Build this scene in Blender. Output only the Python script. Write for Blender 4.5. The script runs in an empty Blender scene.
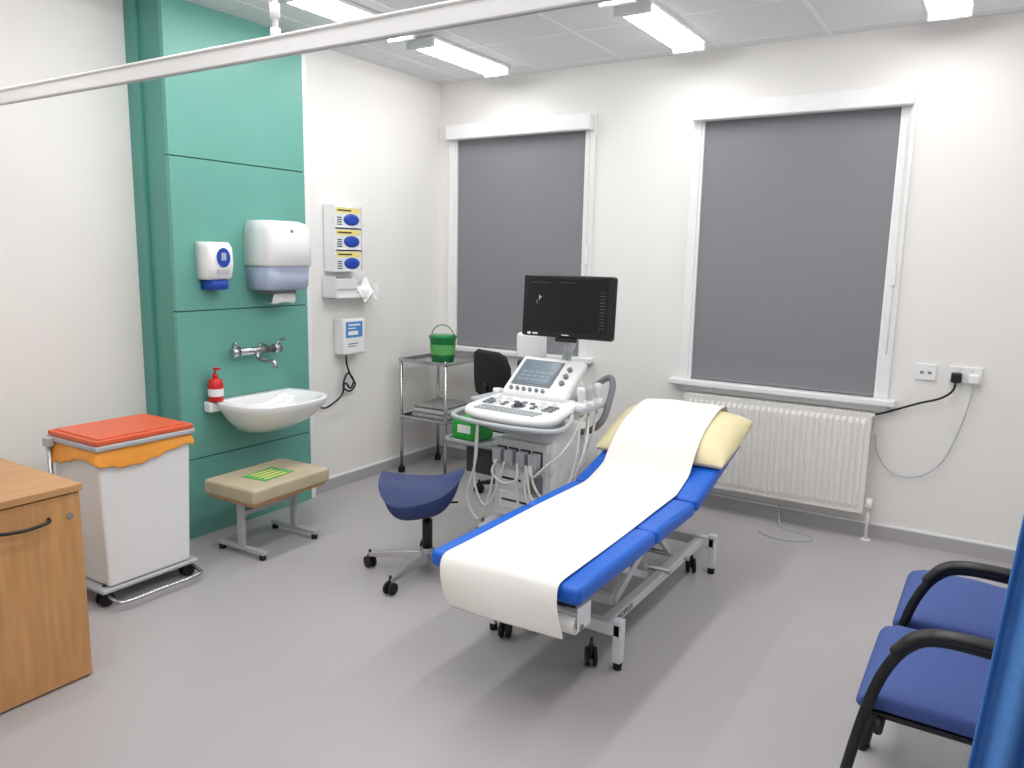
import bpy, bmesh, math, random
from mathutils import Vector, Matrix, Euler
random.seed(4)
SC=bpy.context.scene; COL=SC.collection
def lin(c):
    return tuple(((x/255)/12.92 if x/255<=.04045 else ((x/255+.055)/1.055)**2.4) for x in c)+(1,)
# ---------------------------------------------------------------- materials
def mat(name,rgb,rough=.5,metal=0,var=.04,scale=12,bump=0,bscale=60,emit=0,trans=0,stretch=None,coat=0,spec=.5,alpha=1):
    m=bpy.data.materials.new(name); m.use_nodes=True; nt=m.node_tree; N=nt.nodes; L=nt.links
    b=N['Principled BSDF']; b.inputs['Roughness'].default_value=rough; b.inputs['Metallic'].default_value=metal
    b.inputs['Specular IOR Level'].default_value=spec
    c=lin(rgb)
    tc=N.new('ShaderNodeTexCoord'); mp=N.new('ShaderNodeMapping'); L.new(tc.outputs['Object'],mp.inputs['Vector'])
    if stretch: mp.inputs['Scale'].default_value=stretch
    nz=N.new('ShaderNodeTexNoise'); nz.inputs['Scale'].default_value=scale; nz.inputs['Detail'].default_value=4
    L.new(mp.outputs['Vector'],nz.inputs['Vector'])
    cr=N.new('ShaderNodeValToRGB'); cr.color_ramp.elements[0].position=.3; cr.color_ramp.elements[1].position=.7
    cr.color_ramp.elements[0].color=tuple(x*(1-var) for x in c[:3])+(1,)
    cr.color_ramp.elements[1].color=tuple(min(1,x*(1+var)) for x in c[:3])+(1,)
    L.new(nz.outputs['Fac'],cr.inputs['Fac']); L.new(cr.outputs['Color'],b.inputs['Base Color'])
    if bump:
        n2=N.new('ShaderNodeTexNoise'); n2.inputs['Scale'].default_value=bscale; L.new(mp.outputs['Vector'],n2.inputs['Vector'])
        bp=N.new('ShaderNodeBump'); bp.inputs['Strength'].default_value=bump; bp.inputs['Distance'].default_value=.01
        L.new(n2.outputs['Fac'],bp.inputs['Height']); L.new(bp.outputs['Normal'],b.inputs['Normal'])
    if emit: b.inputs['Emission Color'].default_value=c; b.inputs['Emission Strength'].default_value=emit
    if trans: b.inputs['Transmission Weight'].default_value=trans
    if coat: b.inputs['Coat Weight'].default_value=coat
    if alpha<1: b.inputs['Alpha'].default_value=alpha
    return m
M=dict(
 wall=mat('wall_paint',(235,233,230),.8,var=.006,scale=3),
 ceil=mat('ceiling_tile',(226,226,228),.9,var=.02,scale=40,bump=.05,bscale=200),
 grid=mat('ceiling_grid',(236,236,238),.6,var=.01),
 floor=mat('vinyl_floor',(176,172,174),.34,var=.035,scale=350,bump=.02,bscale=200,spec=.4),
 cove=mat('vinyl_skirting',(176,173,177),.45,var=.03,scale=200),
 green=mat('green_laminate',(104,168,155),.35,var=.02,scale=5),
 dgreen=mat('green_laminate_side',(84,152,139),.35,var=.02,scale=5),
 seam=mat('panel_seam',(36,90,82),.6),
 gloss=mat('white_gloss_paint',(238,238,238),.3,var=.01),
 blind=mat('grey_blind_fabric',(132,133,138),.85,var=.02,scale=200,bump=.03,bscale=500),
 rad=mat('radiator_enamel',(234,232,228),.35,var=.01),
 white=mat('white_plastic',(238,238,238),.35,var=.01),
 offw=mat('offwhite_plastic',(222,223,224),.4,var=.02),
 lgrey=mat('light_grey_plastic',(180,184,188),.4,var=.02),
 mgrey=mat('mid_grey_plastic',(120,124,130),.45,var=.02),
 dgrey=mat('dark_grey_plastic',(52,55,60),.5,var=.03),
 black=mat('black_plastic',(16,16,18),.4,var=.05),
 bfab=mat('black_chair_fabric',(22,23,26),.85,var=.1,scale=200,bump=.2,bscale=500),
 rubber=mat('black_rubber',(20,20,21),.75,var=.05),
 steel=mat('stainless_steel',(190,190,192),.25,metal=1,var=.03),
 alu=mat('polished_aluminium',(196,197,200),.3,metal=1,var=.03),
 cer=mat('ceramic',(240,240,240),.12,var=.005,coat=.5),
 blue=mat('blue_vinyl',(16,98,205),.4,var=.03,scale=8,bump=.03,bscale=300),
 navy=mat('navy_vinyl',(44,58,104),.45,var=.05,scale=10,bump=.03,bscale=300,spec=.35),
 chairb=mat('blue_chair_fabric',(66,88,150),.75,var=.08,scale=180,bump=.2,bscale=600),
 paper=mat('couch_paper',(236,233,228),.8,var=.01,scale=6,bump=.12,bscale=14),
 pillow=mat('cream_pillow',(236,222,178),.6,var=.03,scale=8,bump=.3,bscale=18),
 frame=mat('couch_frame_enamel',(222,224,226),.35,var=.01),
 wood=mat('beech_veneer',(196,145,92),.45,var=.13,scale=7,stretch=(6,6,.6)),
 woodt=mat('beech_veneer_top',(190,142,94),.45,var=.12,scale=7,stretch=(6,.6,6)),
 beige=mat('beige_vinyl',(190,176,150),.55,var=.05,bump=.05,bscale=100),
 orange=mat('orange_lid',(222,96,58),.4,var=.03),
 bag=mat('orange_bag',(252,164,60),.45,var=.08,bump=.3,bscale=30),
 red=mat('red_bottle',(205,30,35),.3,var=.03),
 bluep=mat('blue_plastic',(30,70,170),.35,var=.03),
 lblue=mat('light_blue_print',(70,140,205),.4,var=.03),
 smoke=mat('smoked_blue_plastic',(168,178,200),.2,var=.03),
 gsign=mat('green_print',(90,170,90),.6,var=.1,scale=60),
 gtub=mat('green_tub',(20,150,75),.3,var=.05,trans=.25),
 gbag=mat('green_bag',(30,160,60),.5,var=.15,scale=30),
 yel=mat('glove_carton_yellow',(232,216,130),.6,var=.05),
 curtain=mat('blue_curtain',(76,132,200),.8,var=.05,scale=30,bump=.1,bscale=200),
 screen=mat('screen_off',(10,11,14),.12,var=.1,emit=0),
 ui=mat('screen_ui',(150,165,180),.3,emit=.35),
 uid=mat('screen_ui_dim',(70,78,84),.3,emit=.3),
 uip=mat('panel_ui',(98,112,124),.25,emit=.25),
 uik=mat('panel_keys',(122,136,148),.25,emit=.2),
 glass=mat('window_glass',(12,14,20),.05,var=.02),
 cable=mat('black_cable',(18,18,18),.55),
 wcable=mat('white_cable',(220,218,212),.5),
 tube=mat('lamp_diffuser',(255,255,254),.4,emit=32),
 wing=mat('lamp_diffuser_edge',(250,250,252),.4,emit=5),
 towel=mat('paper_towel',(240,240,238),.9),
 fold=mat('folded_cloth',(150,150,148),.9,var=.2,scale=30,bump=.3),
)
# ---------------------------------------------------------------- helpers
class G:
    def __init__(s,name,loc=(0,0,0),rz=0):
        e=bpy.data.objects.new(name,None); e.empty_display_size=.1; COL.objects.link(e)
        e.location=loc; e.rotation_euler=(0,0,rz); s.o=e
def fin(g,name,bm,m,smooth=False,bev=0,seg=2,sub=0,auto=True):
    bmesh.ops.recalc_face_normals(bm,faces=bm.faces)
    me=bpy.data.meshes.new(name); bm.to_mesh(me); bm.free()
    me.materials.append(M[m] if isinstance(m,str) else m)
    o=bpy.data.objects.new(name,me); COL.objects.link(o)
    if g is not None: o.parent=g.o
    if smooth:
        for p in me.polygons: p.use_smooth=True
    if bev:
        b=o.modifiers.new('bev','BEVEL'); b.width=bev; b.segments=seg; b.limit_method='ANGLE'; b.angle_limit=math.radians(40)
        for p in me.polygons: p.use_smooth=True
        w=o.modifiers.new('wn','WEIGHTED_NORMAL')
    if sub:
        s=o.modifiers.new('sub','SUBSURF'); s.levels=sub; s.render_levels=sub
    return o
def addbox(bm,c,s,rot=None):
    mtx=Matrix.Translation(c)
    if rot: mtx=mtx@Euler(rot).to_matrix().to_4x4()
    mtx=mtx@Matrix.Diagonal((s[0],s[1],s[2],1))
    bmesh.ops.create_cube(bm,size=1,matrix=mtx)
def box(g,name,c,s,m,bev=.004,rot=None,seg=2):
    bm=bmesh.new(); addbox(bm,c,s,rot); return fin(g,name,bm,m,bev=min(bev,min(s)*.49) if bev else 0,seg=seg)
def bx(g,name,r,m,bev=.004,seg=2):
    x0,x1,y0,y1,z0,z1=r
    return box(g,name,((x0+x1)/2,(y0+y1)/2,(z0+z1)/2),(x1-x0,y1-y0,z1-z0),m,bev,seg=seg)
def boxes(g,name,L,m,bev=0):
    bm=bmesh.new()
    for r in L:
        x0,x1,y0,y1,z0,z1=r; addbox(bm,((x0+x1)/2,(y0+y1)/2,(z0+z1)/2),(x1-x0,y1-y0,z1-z0))
    return fin(g,name,bm,m,bev=bev)
def addcyl(bm,p0,p1,r,r2=None,seg=20):
    p0=Vector(p0);p1=Vector(p1);d=p1-p0
    q=d.to_track_quat('Z','Y').to_matrix().to_4x4()
    bmesh.ops.create_cone(bm,cap_ends=True,segments=seg,radius1=r,radius2=r if r2 is None else r2,depth=d.length,matrix=Matrix.Translation((p0+p1)/2)@q)
def cyl(g,name,p0,p1,r,m,r2=None,seg=24,bev=0):
    bm=bmesh.new(); addcyl(bm,p0,p1,r,r2,seg)
    o=fin(g,name,bm,m,bev=bev)
    for p in o.data.polygons: p.use_smooth=len(p.vertices)==4
    return o
def cyls(g,name,L,m,seg=16):
    bm=bmesh.new()
    for a in L: addcyl(bm,a[0],a[1],a[2],a[3] if len(a)>3 else None,seg)
    o=fin(g,name,bm,m)
    for p in o.data.polygons: p.use_smooth=len(p.vertices)==4
    return o
def cr(pts,n=8):
    P=[Vector(p) for p in pts]; 
    if len(P)<3: return P
    P=[P[0]*2-P[1]]+P+[P[-1]*2-P[-2]]; o=[]
    for i in range(1,len(P)-2):
        for k in range(n):
            t=k/n; a,b,c,d=P[i-1:i+3]
            o.append(.5*((2*b)+(c-a)*t+(2*a-5*b+4*c-d)*t*t+(3*b-a-3*c+d)*t**3))
    o.append(P[-2]); return o
def addtube(bm,pts,r,n=8,seg=10,smooth=True,flat=1):
    P=cr(pts,n) if smooth else [Vector(p) for p in pts]
    rings=[]; up=None
    for i,p in enumerate(P):
        t=(P[min(i+1,len(P)-1)]-P[max(i-1,0)]).normalized()
        if up is None:
            up=Vector((0,0,1)) if abs(t.z)<.9 else Vector((1,0,0))
        s=t.cross(up).normalized(); up=s.cross(t).normalized()
        rr=r(i/(len(P)-1)) if callable(r) else r
        rings.append([bm.verts.new(p+rr*(math.cos(a)*s+flat*math.sin(a)*up)) for a in [2*math.pi*k/seg for k in range(seg)]])
    for a,b in zip(rings,rings[1:]):
        for k in range(seg): bm.faces.new((a[k],a[(k+1)%seg],b[(k+1)%seg],b[k]))
    bm.faces.new(rings[0]); bm.faces.new(rings[-1][::-1])
def tube(g,name,pts,r,m,n=8,seg=10,smooth=True,flat=1):
    bm=bmesh.new()
    addtube(bm,pts,r,n,seg,smooth,flat)
    return fin(g,name,bm,m,smooth=True)
def tubes(g,name,LL,r,m,n=8,seg=10,smooth=True):
    bm=bmesh.new()
    for pts in LL: addtube(bm,pts,r,n,seg,smooth)
    return fin(g,name,bm,m,smooth=True)
def loft(g,name,rings,m,cap0=True,cap1=True,sub=0,smooth=True,closed=True):
    bm=bmesh.new(); R=[[bm.verts.new(p) for p in r] for r in rings]
    n=len(R[0])
    for a,b in zip(R,R[1:]):
        for k in range(n if closed else n-1): bm.faces.new((a[k],a[(k+1)%n],b[(k+1)%n],b[k]))
    if cap0: bm.faces.new(R[0][::-1])
    if cap1: bm.faces.new(R[-1])
    return fin(g,name,bm,m,smooth=smooth,sub=sub)
def lathe(g,name,prof,m,c=(0,0,0),seg=28,cap0=True,cap1=True):
    return loft(g,name,[[(c[0]+r*math.cos(2*math.pi*k/seg),c[1]+r*math.sin(2*math.pi*k/seg),c[2]+z) for k in range(seg)] for r,z in prof],m,cap0,cap1)
def sell(cx,cy,a,b,n,seg=40,z=0,xmin=None):
    o=[]
    for k in range(seg):
        t=2*math.pi*k/seg; c,s=math.cos(t),math.sin(t)
        x=cx+a*abs(c)**(2/n)*(1 if c>=0 else -1); y=cy+b*abs(s)**(2/n)*(1 if s>=0 else -1)
        if xmin is not None: x=max(x,xmin)
        o.append((x,y,z))
    return o
def sheet(g,name,rows,m,th=.002,sub=1):
    bm=bmesh.new(); R=[[bm.verts.new(p) for p in r] for r in rows]
    for a,b in zip(R,R[1:]):
        for k in range(len(a)-1): bm.faces.new((a[k],a[k+1],b[k+1],b[k]))
    o=fin(g,name,bm,m,smooth=True)
    s=o.modifiers.new('sol','SOLIDIFY'); s.thickness=th; s.offset=0
    if sub: q=o.modifiers.new('sub','SUBSURF'); q.levels=sub; q.render_levels=sub
    return o
def text(g,name,s,loc,rot,size,m,ext=.0005):
    cu=bpy.data.curves.new(name,'FONT'); cu.body=s; cu.size=size; cu.extrude=ext; cu.align_x='CENTER'; cu.align_y='CENTER'
    t=bpy.data.objects.new(name+'_tmp',cu); COL.objects.link(t)
    bpy.context.view_layer.update()
    me=bpy.data.meshes.new_from_object(t.evaluated_get(bpy.context.evaluated_depsgraph_get()))
    bpy.data.objects.remove(t); me.materials.clear(); me.materials.append(M[m])
    o=bpy.data.objects.new(name,me); COL.objects.link(o); o.location=loc; o.rotation_euler=rot
    if g is not None: o.parent=g.o
    return o
def casters(g,name,P,r=.03,w=.022,m='rubber',fork='dgrey'):
    bm=bmesh.new(); b2=bmesh.new()
    for (x,y,a) in P:
        d=Vector((math.cos(a),math.sin(a),0))*w/2; c=Vector((x,y,r))
        for s in (-1,1):
            addcyl(bm,c+d*s*1.5-d*.6,c+d*s*1.5+d*.6,r,seg=20)
        addbox(b2,c+Vector((0,0,r*.55)),(w*.9,w*.9,r*1.6))
        addcyl(b2,c+Vector((0,0,r)),c+Vector((0,0,r*2.1)),w*.35,seg=10)
    fin(g,name+'_wheels',bm,m); fin(g,name+'_forks',b2,fork)
def starbase(g,a0,R0,m,fork='black'):
    bm=bmesh.new()
    for k in range(5):
        a=math.radians(a0+72*k); d=Vector((math.cos(a),math.sin(a),0)); s=Vector((-d.y,d.x,0))
        R=[]
        for r_,w,zt,zb in((.02,.026,.115,.06),(.4*R0,.022,.105,.07),(.8*R0,.017,.085,.06),(R0,.014,.078,.056)):
            R.append([bm.verts.new(d*r_+s*w*sx+Vector((0,0,z))) for sx,z in((-1,zb),(1,zb),(.7,zt),(-.7,zt))])
        for p,q in zip(R,R[1:]):
            for j in range(4): bm.faces.new((p[j],p[(j+1)%4],q[(j+1)%4],q[j]))
        bm.faces.new(R[0]);bm.faces.new(R[-1])
    fin(g,'star_base',bm,m,bev=.004)
    cyl(g,'hub',(0,0,.055),(0,0,.13),.034,m,bev=.004)
    rc=R0-.005
    casters(g,'caster',[(rc*math.cos(math.radians(a0+72*k)),rc*math.sin(math.radians(a0+72*k)),k*1.1) for k in range(5)],.029,.02,fork=fork)
H=2.75
XL=-.23; XR=4.25; YF=-5.6
# ---------------------------------------------------------------- room shell
boxes(None,'floor',[(XL-.2,XR+.2,YF-.2,.3,-.1,0)],'floor')
boxes(None,'ceiling',[(XL-.2,XR+.2,YF-.2,.3,H,H+.1)],'ceil')
W1=(.15,1.22,.87,2.40); W2=(1.98,3.07,.80,2.40)
boxes(None,'wall_back',[(XL-.2,W1[0],0,.25,0,H),(W1[0],W1[1],0,.25,0,W1[2]),(W1[0],W1[1],0,.25,W1[3],H),(W1[1],W2[0],0,.25,0,H),
   (W2[0],W2[1],0,.25,0,W2[2]),(W2[0],W2[1],0,.25,W2[3],H),(W2[1],XR+.2,0,.25,0,H)],'wall')
boxes(None,'wall_left',[(XL-.2,0,-1.40,0,0,H),(XL-.2,XL,YF,-1.40,0,H)],'wall')
boxes(None,'wall_right',[(XR,XR+.2,YF,0,0,H)],'wall')
boxes(None,'wall_front',[(XL-.2,XR+.2,YF-.2,YF,0,H)],'wall')
L=[]
gx=[.27+.6*k for k in range(0,7)]
for a in gx: L.append((a-.011,a+.011,YF,0,H-.002,H))
for k in range(0,10):
    y=-.12-.6*k; L.append((XL,XR,y-.011,y+.011,H-.0018,H))
boxes(None,'trim_1',L,'grid')
boxes(None,'baseboard_back',[(0,XR,-.012,0,0,.075)],'cove')
boxes(None,'baseboard_left',[(0,.012,-1.31,0,0,.075),(XL,XL+.012,YF,-2.24,0,.075)],'cove')
boxes(None,'baseboard_right',[(XR-.012,XR,YF,0,0,.075)],'cove')
boxes(None,'trim_2',[(0,.012,-1.31,0,.075,.085),(0,XR,-.012,0,.075,.085)],'gloss')
g=G('green_wall_panel')
PY0,PY1=-2.243,-1.36
zs=[0.0,.432,1.222,1.999,H]
for i in range(4):
    bx(g,'panel_%d'%(i+1),(.0,.05,PY0+.001,PY1,zs[i]+(.003 if i else 0.0),zs[i+1]-(.003 if i<3 else 0)),'green',.0015)
bx(g,'backing',(XL,.044,PY0+.03,PY1-.01,0,H),'seam',0)
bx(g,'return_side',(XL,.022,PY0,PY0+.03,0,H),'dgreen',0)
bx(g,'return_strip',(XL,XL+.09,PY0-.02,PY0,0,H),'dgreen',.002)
bx(g,'edge_trim',(0,.04,PY1,PY1+.045,0,H),'gloss',.003)
# ---------------------------------------------------------------- windows + blinds
def window(i,W):
    x0,x1,z0,z1=W
    g=G('window_%d'%i)
    t=.055
    boxes(g,'architrave',[(x0-t,x0,-.018,0,z0,z1+t),(x1,x1+t,-.018,0,z0,z1+t),(x0,x1,-.018,0,z1,z1+t)],'gloss',.003)
    bx(g,'sill',(x0-t-.05,x1+t+.04,-.07,.10,z0-.035,z0),'gloss',.006)
    bx(g,'apron',(x0-t,x1+t,-.016,0,z0-.075,z0-.035),'gloss',.003)
    boxes(g,'sash',[(x0,x0+.06,.12,.16,z0,z1),(x1-.06,x1,.12,.16,z0,z1),(x0,x1,.12,.16,z0,z0+.06),(x0,x1,.12,.16,z1-.06,z1),(x0,x1,.12,.16,(z0+z1)/2-.025,(z0+z1)/2+.025)],'gloss')
    bx(g,'glass',(x0,x1,.135,.141,z0,z1),'glass',0)
    boxes(g,'side_channel',[(x0,x0+.018,-.012,.05,z0,z1),(x1-.018,x1,-.012,.05,z0,z1)],'gloss',.002)
    b=G('roller_blind')
    bx(b,'fabric',(x0+.018,x1-.018,.006,.010,z0+.02,z1-.03),'blind',0)
    bx(b,'bottom_bar',(x0+.018,x1-.018,.0,.016,z0+.002,z0+.02),'blind',.004)
    bx(b,'cassette',(x0-.045,x1+.045,-.075,-.018,z1-.055,z1+.05),'gloss',.012,3)
    bx(b,'cassette_back',(x0,x1,-.02,.03,z1-.05,z1),'gloss',0)
    tubes(b,'pull_cord',[[(x1+.025,-.04,z1-.05),(x1+.027,-.035,1.7),(x1+.025,-.03,z0+.25)],[(x1+.034,-.045,z1-.05),(x1+.035,-.035,1.7),(x1+.028,-.03,z0+.25)]],.0018,'wcable',seg=6)
    bx(b,'cord_tensioner',(x1+.018,x1+.036,-.04,-.018,z0+.62,z0+.74),'white',.004)
window(1,W1); window(2,W2)
# ---------------------------------------------------------------- radiators
def radiator(x0,x1,z0,z1):
    g=G('radiator')
    yb,yf=-.045,-.115
    bm=bmesh.new()
    n=int((x1-x0-.04)/.034)
    prof=[]
    xs=x0+.02; w=(x1-x0-.04)/n
    for k in range(n):
        a=xs+k*w
        prof+= [(a,yf+.009),(a+w*.22,yf+.009),(a+w*.4,yf),(a+w*.82,yf)]
    prof.append((x1-.02,yf+.009))
    R=[]
    for z in (z0,z0+.02,z0+.045,z1-.045,z1-.02,z1):
        flat=z in(z0,z0+.02,z1-.02,z1)
        R.append([bm.verts.new((a,(yf+.009) if flat else b,z)) for a,b in [(x0,yf+.009)]+prof+[(x1,yf+.009)]])
    for a,b in zip(R,R[1:]):
        for k in range(len(a)-1): bm.faces.new((a[k],a[k+1],b[k+1],b[k]))
    fin(g,'front_panel',bm,'rad')
    boxes(g,'rear_panel',[(x0,x1,yf+.0125,yf+.018,z0,z1),(x0,x1,yb-.005,yb,z0,z1)],'rad')
    boxes(g,'side_covers',[(x0-.004,x0,yf+.008,yb,z0,z1),(x1,x1+.004,yf+.008,yb,z0,z1)],'rad',.001)
    L=[(x0,x1,yf+.008,yf+.016,z1-.001,z1+.004),(x0,x1,yb-.006,yb+.001,z1-.001,z1+.004)]
    k=x0
    while k<x1: L.append((k,k+.017,yf+.012,yb,z1-.004,z1+.002)); k+=.024
    boxes(g,'top_grille',L,'rad')
    boxes(g,'wall_brackets',[(x0+.12,x0+.15,yb,-.0,z0+.1,z1-.1),(x1-.15,x1-.12,yb,-.0,z0+.1,z1-.1)],'rad')
    cyls(g,'pipe',[((x1+.03,-.08,0),(x1+.03,-.08,z0+.06),.009),((x1,-.08,z0+.04),(x1+.035,-.08,z0+.04),.009),((x1+.03,-.08,0),(x1+.03,-.08,.008),.028),
        ((x0-.03,-.08,0),(x0-.03,-.08,z0+.06),.009),((x0,-.08,z0+.04),(x0-.035,-.08,z0+.04),.009),((x0-.03,-.08,0),(x0-.03,-.08,.008),.028)],'rad')
    cyls(g,'valve',[((x1+.03,-.08,z0+.02),(x1+.03,-.08,z0+.085),.018),((x0-.03,-.08,z0+.02),(x0-.03,-.08,z0+.085),.018)],'white')
radiator(2.0,3.06,.156,.715)
radiator(.42,1.2,.156,.715)
# ---------------------------------------------------------------- ceiling lights
def lamp(xc,y0,y1):
    g=G('ceiling_light',(xc,(y0+y1)/2,H)); l=(y1-y0)/2
    bx(g,'base_tray',(-.10,.10,-l,l,-.018,-.0),'gloss',.004)
    def prof(s,y):
        return [(s*.09*math.cos(t),y,-.018-.045*math.sin(t)*s) for t in [math.pi*k/12 for k in range(13)]]
    bm=bmesh.new()
    rows=[prof(.9,-l+.02),prof(1,-l+.04),prof(1,l-.04),prof(.9,l-.02)]
    V=[[bm.verts.new(p) for p in r] for r in rows]
    for a,b in zip(V,V[1:]):
        for k in range(12): bm.faces.new((a[k],a[k+1],b[k+1],b[k]))
    bm.faces.new(V[0]); bm.faces.new(V[-1][::-1])
    o=fin(g,'diffuser',bm,'wing'); o.data.materials.append(M['tube'])
    for p in o.data.polygons:
        c=p.center
        if .012<abs(c.x)<.06 and abs(c.y)<l-.05: p.material_index=1
        p.use_smooth=True
    boxes(g,'end_caps',[(-.098,.098,-l-.008,-l+.022,-.06,0),(-.098,.098,l-.022,l+.008,-.06,0)],'offw',.01)
for xc in (.66,1.96,3.25):
    for k in range(4): lamp(xc,-1.04-.95*k,-.24-.95*k)
lamp(1.3,-5.2,-4.35); lamp(3.0,-5.2,-4.35)
# ---------------------------------------------------------------- curtain rail + curtain
g=G('curtain_rail')
RY,RZ=-3.10,2.10
boxes(g,'track',[(XL,XR,RY-.014,RY+.014,RZ-.026,RZ+.026),(XL,XR,RY-.02,RY+.02,RZ+.018,RZ+.028)],'gloss',.004)
boxes(g,'track_slot',[(XL,XR,RY-.006,RY+.006,RZ-.0265,RZ-.024)],'lgrey')
for i,hx in enumerate((1.825,3.6)):
    cyls(g,'hanger_%d'%(i+1),[((hx,RY,RZ+.02),(hx,RY,H),.009),((hx,RY,H-.012),(hx,RY,H),.035),((hx,RY,RZ+.028),(hx,RY,RZ+.05),.014),((hx-.0,RY+.0,RZ+.09),(hx-.30,RY+.0,H),.007),((hx,RY,RZ+.075),(hx,RY,RZ+.115),.014)],'white')
g=G('privacy_curtain')
rows=[]
for i in range(25):
    z=.25+(RZ-.09-.25)*i/24; r=[]
    for k in range(91):
        u=k/90; x=3.605+.07*z+u*.48
        r.append((x,RY+.035*math.sin(u*2*math.pi*7+.3*math.sin(z*2)),z))
    rows.append(r)
sheet(g,'cloth',rows,'curtain',.003,0)
cyls(g,'hooks',[((3.77+.065*k,RY,RZ-.10),(3.77+.065*k,RY,RZ-.028),.003) for k in range(7)],'white',8)
# ---------------------------------------------------------------- wash basin area
g=G('wash_basin')
def ring(a,b,z,dx=0): return sell(.235+dx,-1.80,a,b,2.7,48,z,.0505)
loft(g,'bowl',[ring(.08,.10,.555,-.07),ring(.13,.17,.568,-.05),ring(.195,.235,.63,-.02),ring(.235,.278,.695),ring(.25,.292,.728),ring(.246,.288,.738),
   ring(.226,.268,.736,.0),ring(.170,.242,.722,.025),ring(.158,.228,.700,.025),ring(.13,.19,.645,.02),ring(.06,.08,.622,.01),ring(.02,.02,.618,.01)],'cer')
bx(g,'tap_ledge',(.051,.11,-2.115,-1.53,.68,.738),'cer',.01)
cyl(g,'waste',(.245,-1.80,.617),(.245,-1.80,.622),.022,'steel')
g=G('wall_mixer_tap')
ty=-1.80
cyls(g,'body',[((.11,ty-.12,.99),(.11,ty+.12,.99),.021),((.051,ty-.09,.99),(.11,ty-.09,.99),.015),((.051,ty+.09,.99),(.11,ty+.09,.99),.015),((.05,ty-.09,.99),(.06,ty-.09,.99),.032),((.05,ty+.09,.99),(.06,ty+.09,.99),.032),
  ((.11,ty-.165,.99),(.11,ty-.12,.99),.027),((.11,ty+.12,.99),(.11,ty+.165,.99),.027)],'steel')
tube(g,'spout',[(.11,ty,.975),(.13,ty,.945),(.19,ty,.935),(.24,ty,.94),(.262,ty,.925),(.264,ty,.90)],.012,'steel')
tubes(g,'levers',[[(.11,ty-.145,1.01),(.12,ty-.16,1.035),(.16,ty-.17,1.045)],[(.11,ty+.145,1.01),(.12,ty+.16,1.035),(.16,ty+.17,1.045)]],.008,'steel')
g=G('soap_bottle',(.10,-2.068,.739))
lathe(g,'bottle',[(.036,0),(.040,.01),(.040,.09),(.033,.115),(.014,.13)],'red')
lathe(g,'label',[(.0405,.03),(.0405,.07)],'white',cap0=False,cap1=False)
cyls(g,'pump',[((0,0,.13),(0,0,.148),.014),((0,0,.148),(0,0,.172),.005),((0,0,.17),(0,0,.18),.01)],'red')
box(g,'nozzle',(.022,0,.178),(.05,.014,.01),'red',.003)
g=G('soap_dispenser')
x0=.0505
def rr(y0,y1,z,d,n=5,seg=40):
    cy=(y0+y1)/2; return sell(x0,cy,d,(y1-y0)/2,n,seg,z,x0)
loft(g,'housing',[rr(-2.11,-1.965,1.385,.09),rr(-2.117,-1.957,1.40,.105),rr(-2.12,-1.954,1.47,.118),rr(-2.12,-1.954,1.55,.11),rr(-2.115,-1.96,1.58,.085)],'white')
loft(g,'push_bar',[rr(-2.09,-1.985,1.33,.07),rr(-2.095,-1.98,1.338,.095),rr(-2.095,-1.98,1.383,.10)],'bluep')
loft(g,'blue_window',[[(.1695,-2.037+.042*math.cos(t)*s,1.50+.05*math.sin(t)*s) for t in [2*math.pi*k/24 for k in range(24)]] for s in (1,.55)],'bluep',False,True)
box(g,'drop_mark',(.1715,-2.037,1.505),(.004,.03,.04),'smoke',.004)
box(g,'label',(.164,-2.037,1.43),(.012,.07,.02),'lgrey',.001)
g=G('paper_towel_dispenser')
loft(g,'cover',[rr(-1.81,-1.50,1.455,.21,7),rr(-1.815,-1.495,1.47,.225,7),rr(-1.81,-1.50,1.65,.215,7),rr(-1.80,-1.51,1.69,.19,7),rr(-1.78,-1.53,1.705,.15,7)],'white')
loft(g,'window',[rr(-1.80,-1.51,1.325,.18,7),rr(-1.805,-1.505,1.345,.20,7),rr(-1.807,-1.503,1.454,.21,7)],'smoke')
bx(g,'outlet',(.07,.19,-1.75,-1.57,1.305,1.326),'mgrey',.004)
sheet(g,'towel',[[(.10+.07*j/4,-1.745+.17*i/6+.004*j,1.25+.006*math.sin(i*1.3+j)) for i in range(7)] for j in range(5)]+[[(.175,-1.745+.17*i/6+.016,1.31) for i in range(7)]],'towel')
bx(g,'key_lock',(.26,.268,-1.67,-1.65,1.64,1.655),'mgrey',.002)
g=G('glove_box_dispenser')
bx(g,'rack_side_a',(0,.10,-1.17,-1.165,1.42,1.83),'white',.001)
bx(g,'rack_side_b',(0,.10,-.93,-.925,1.42,1.83),'white',.001)
bx(g,'rack_back',(0,.004,-1.17,-.925,1.42,1.83),'white',0)
for k in range(3):
    z=1.425+.135*k
    bx(g,'shelf_%d'%(k+1),(.0,.10,-1.165,-.93,z-.004,z),'white',0)
    bx(g,'carton_%d'%(k+1),(.006,.094,-1.16,-.935,z,z+.122),'offw',.002)
    loft(g,'blue_oval_%d'%(k+1),[[(.0945+h,-1.02+.070*math.cos(t)*s,z+.046+.036*math.sin(t)*s) for t in [2*math.pi*j/24 for j in range(24)]] for h,s in ((0,1),(.003,.95),(.006,.5))],'bluep',False,True)
    bx(g,'stripe_%d'%(k+1),(.094,.0945,-1.155,-.94,z+.085,z+.117),'yel',0)
    boxes(g,'print_%d'%(k+1),[(.0945,.0948,-1.145,-1.105,z+.012+.014*j,z+.019+.014*j) for j in range(4)]+[(.0945,.0948,-1.14,-1.02,z+.096,z+.106)],'dgrey')
g=G('tissue_holder')
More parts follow.
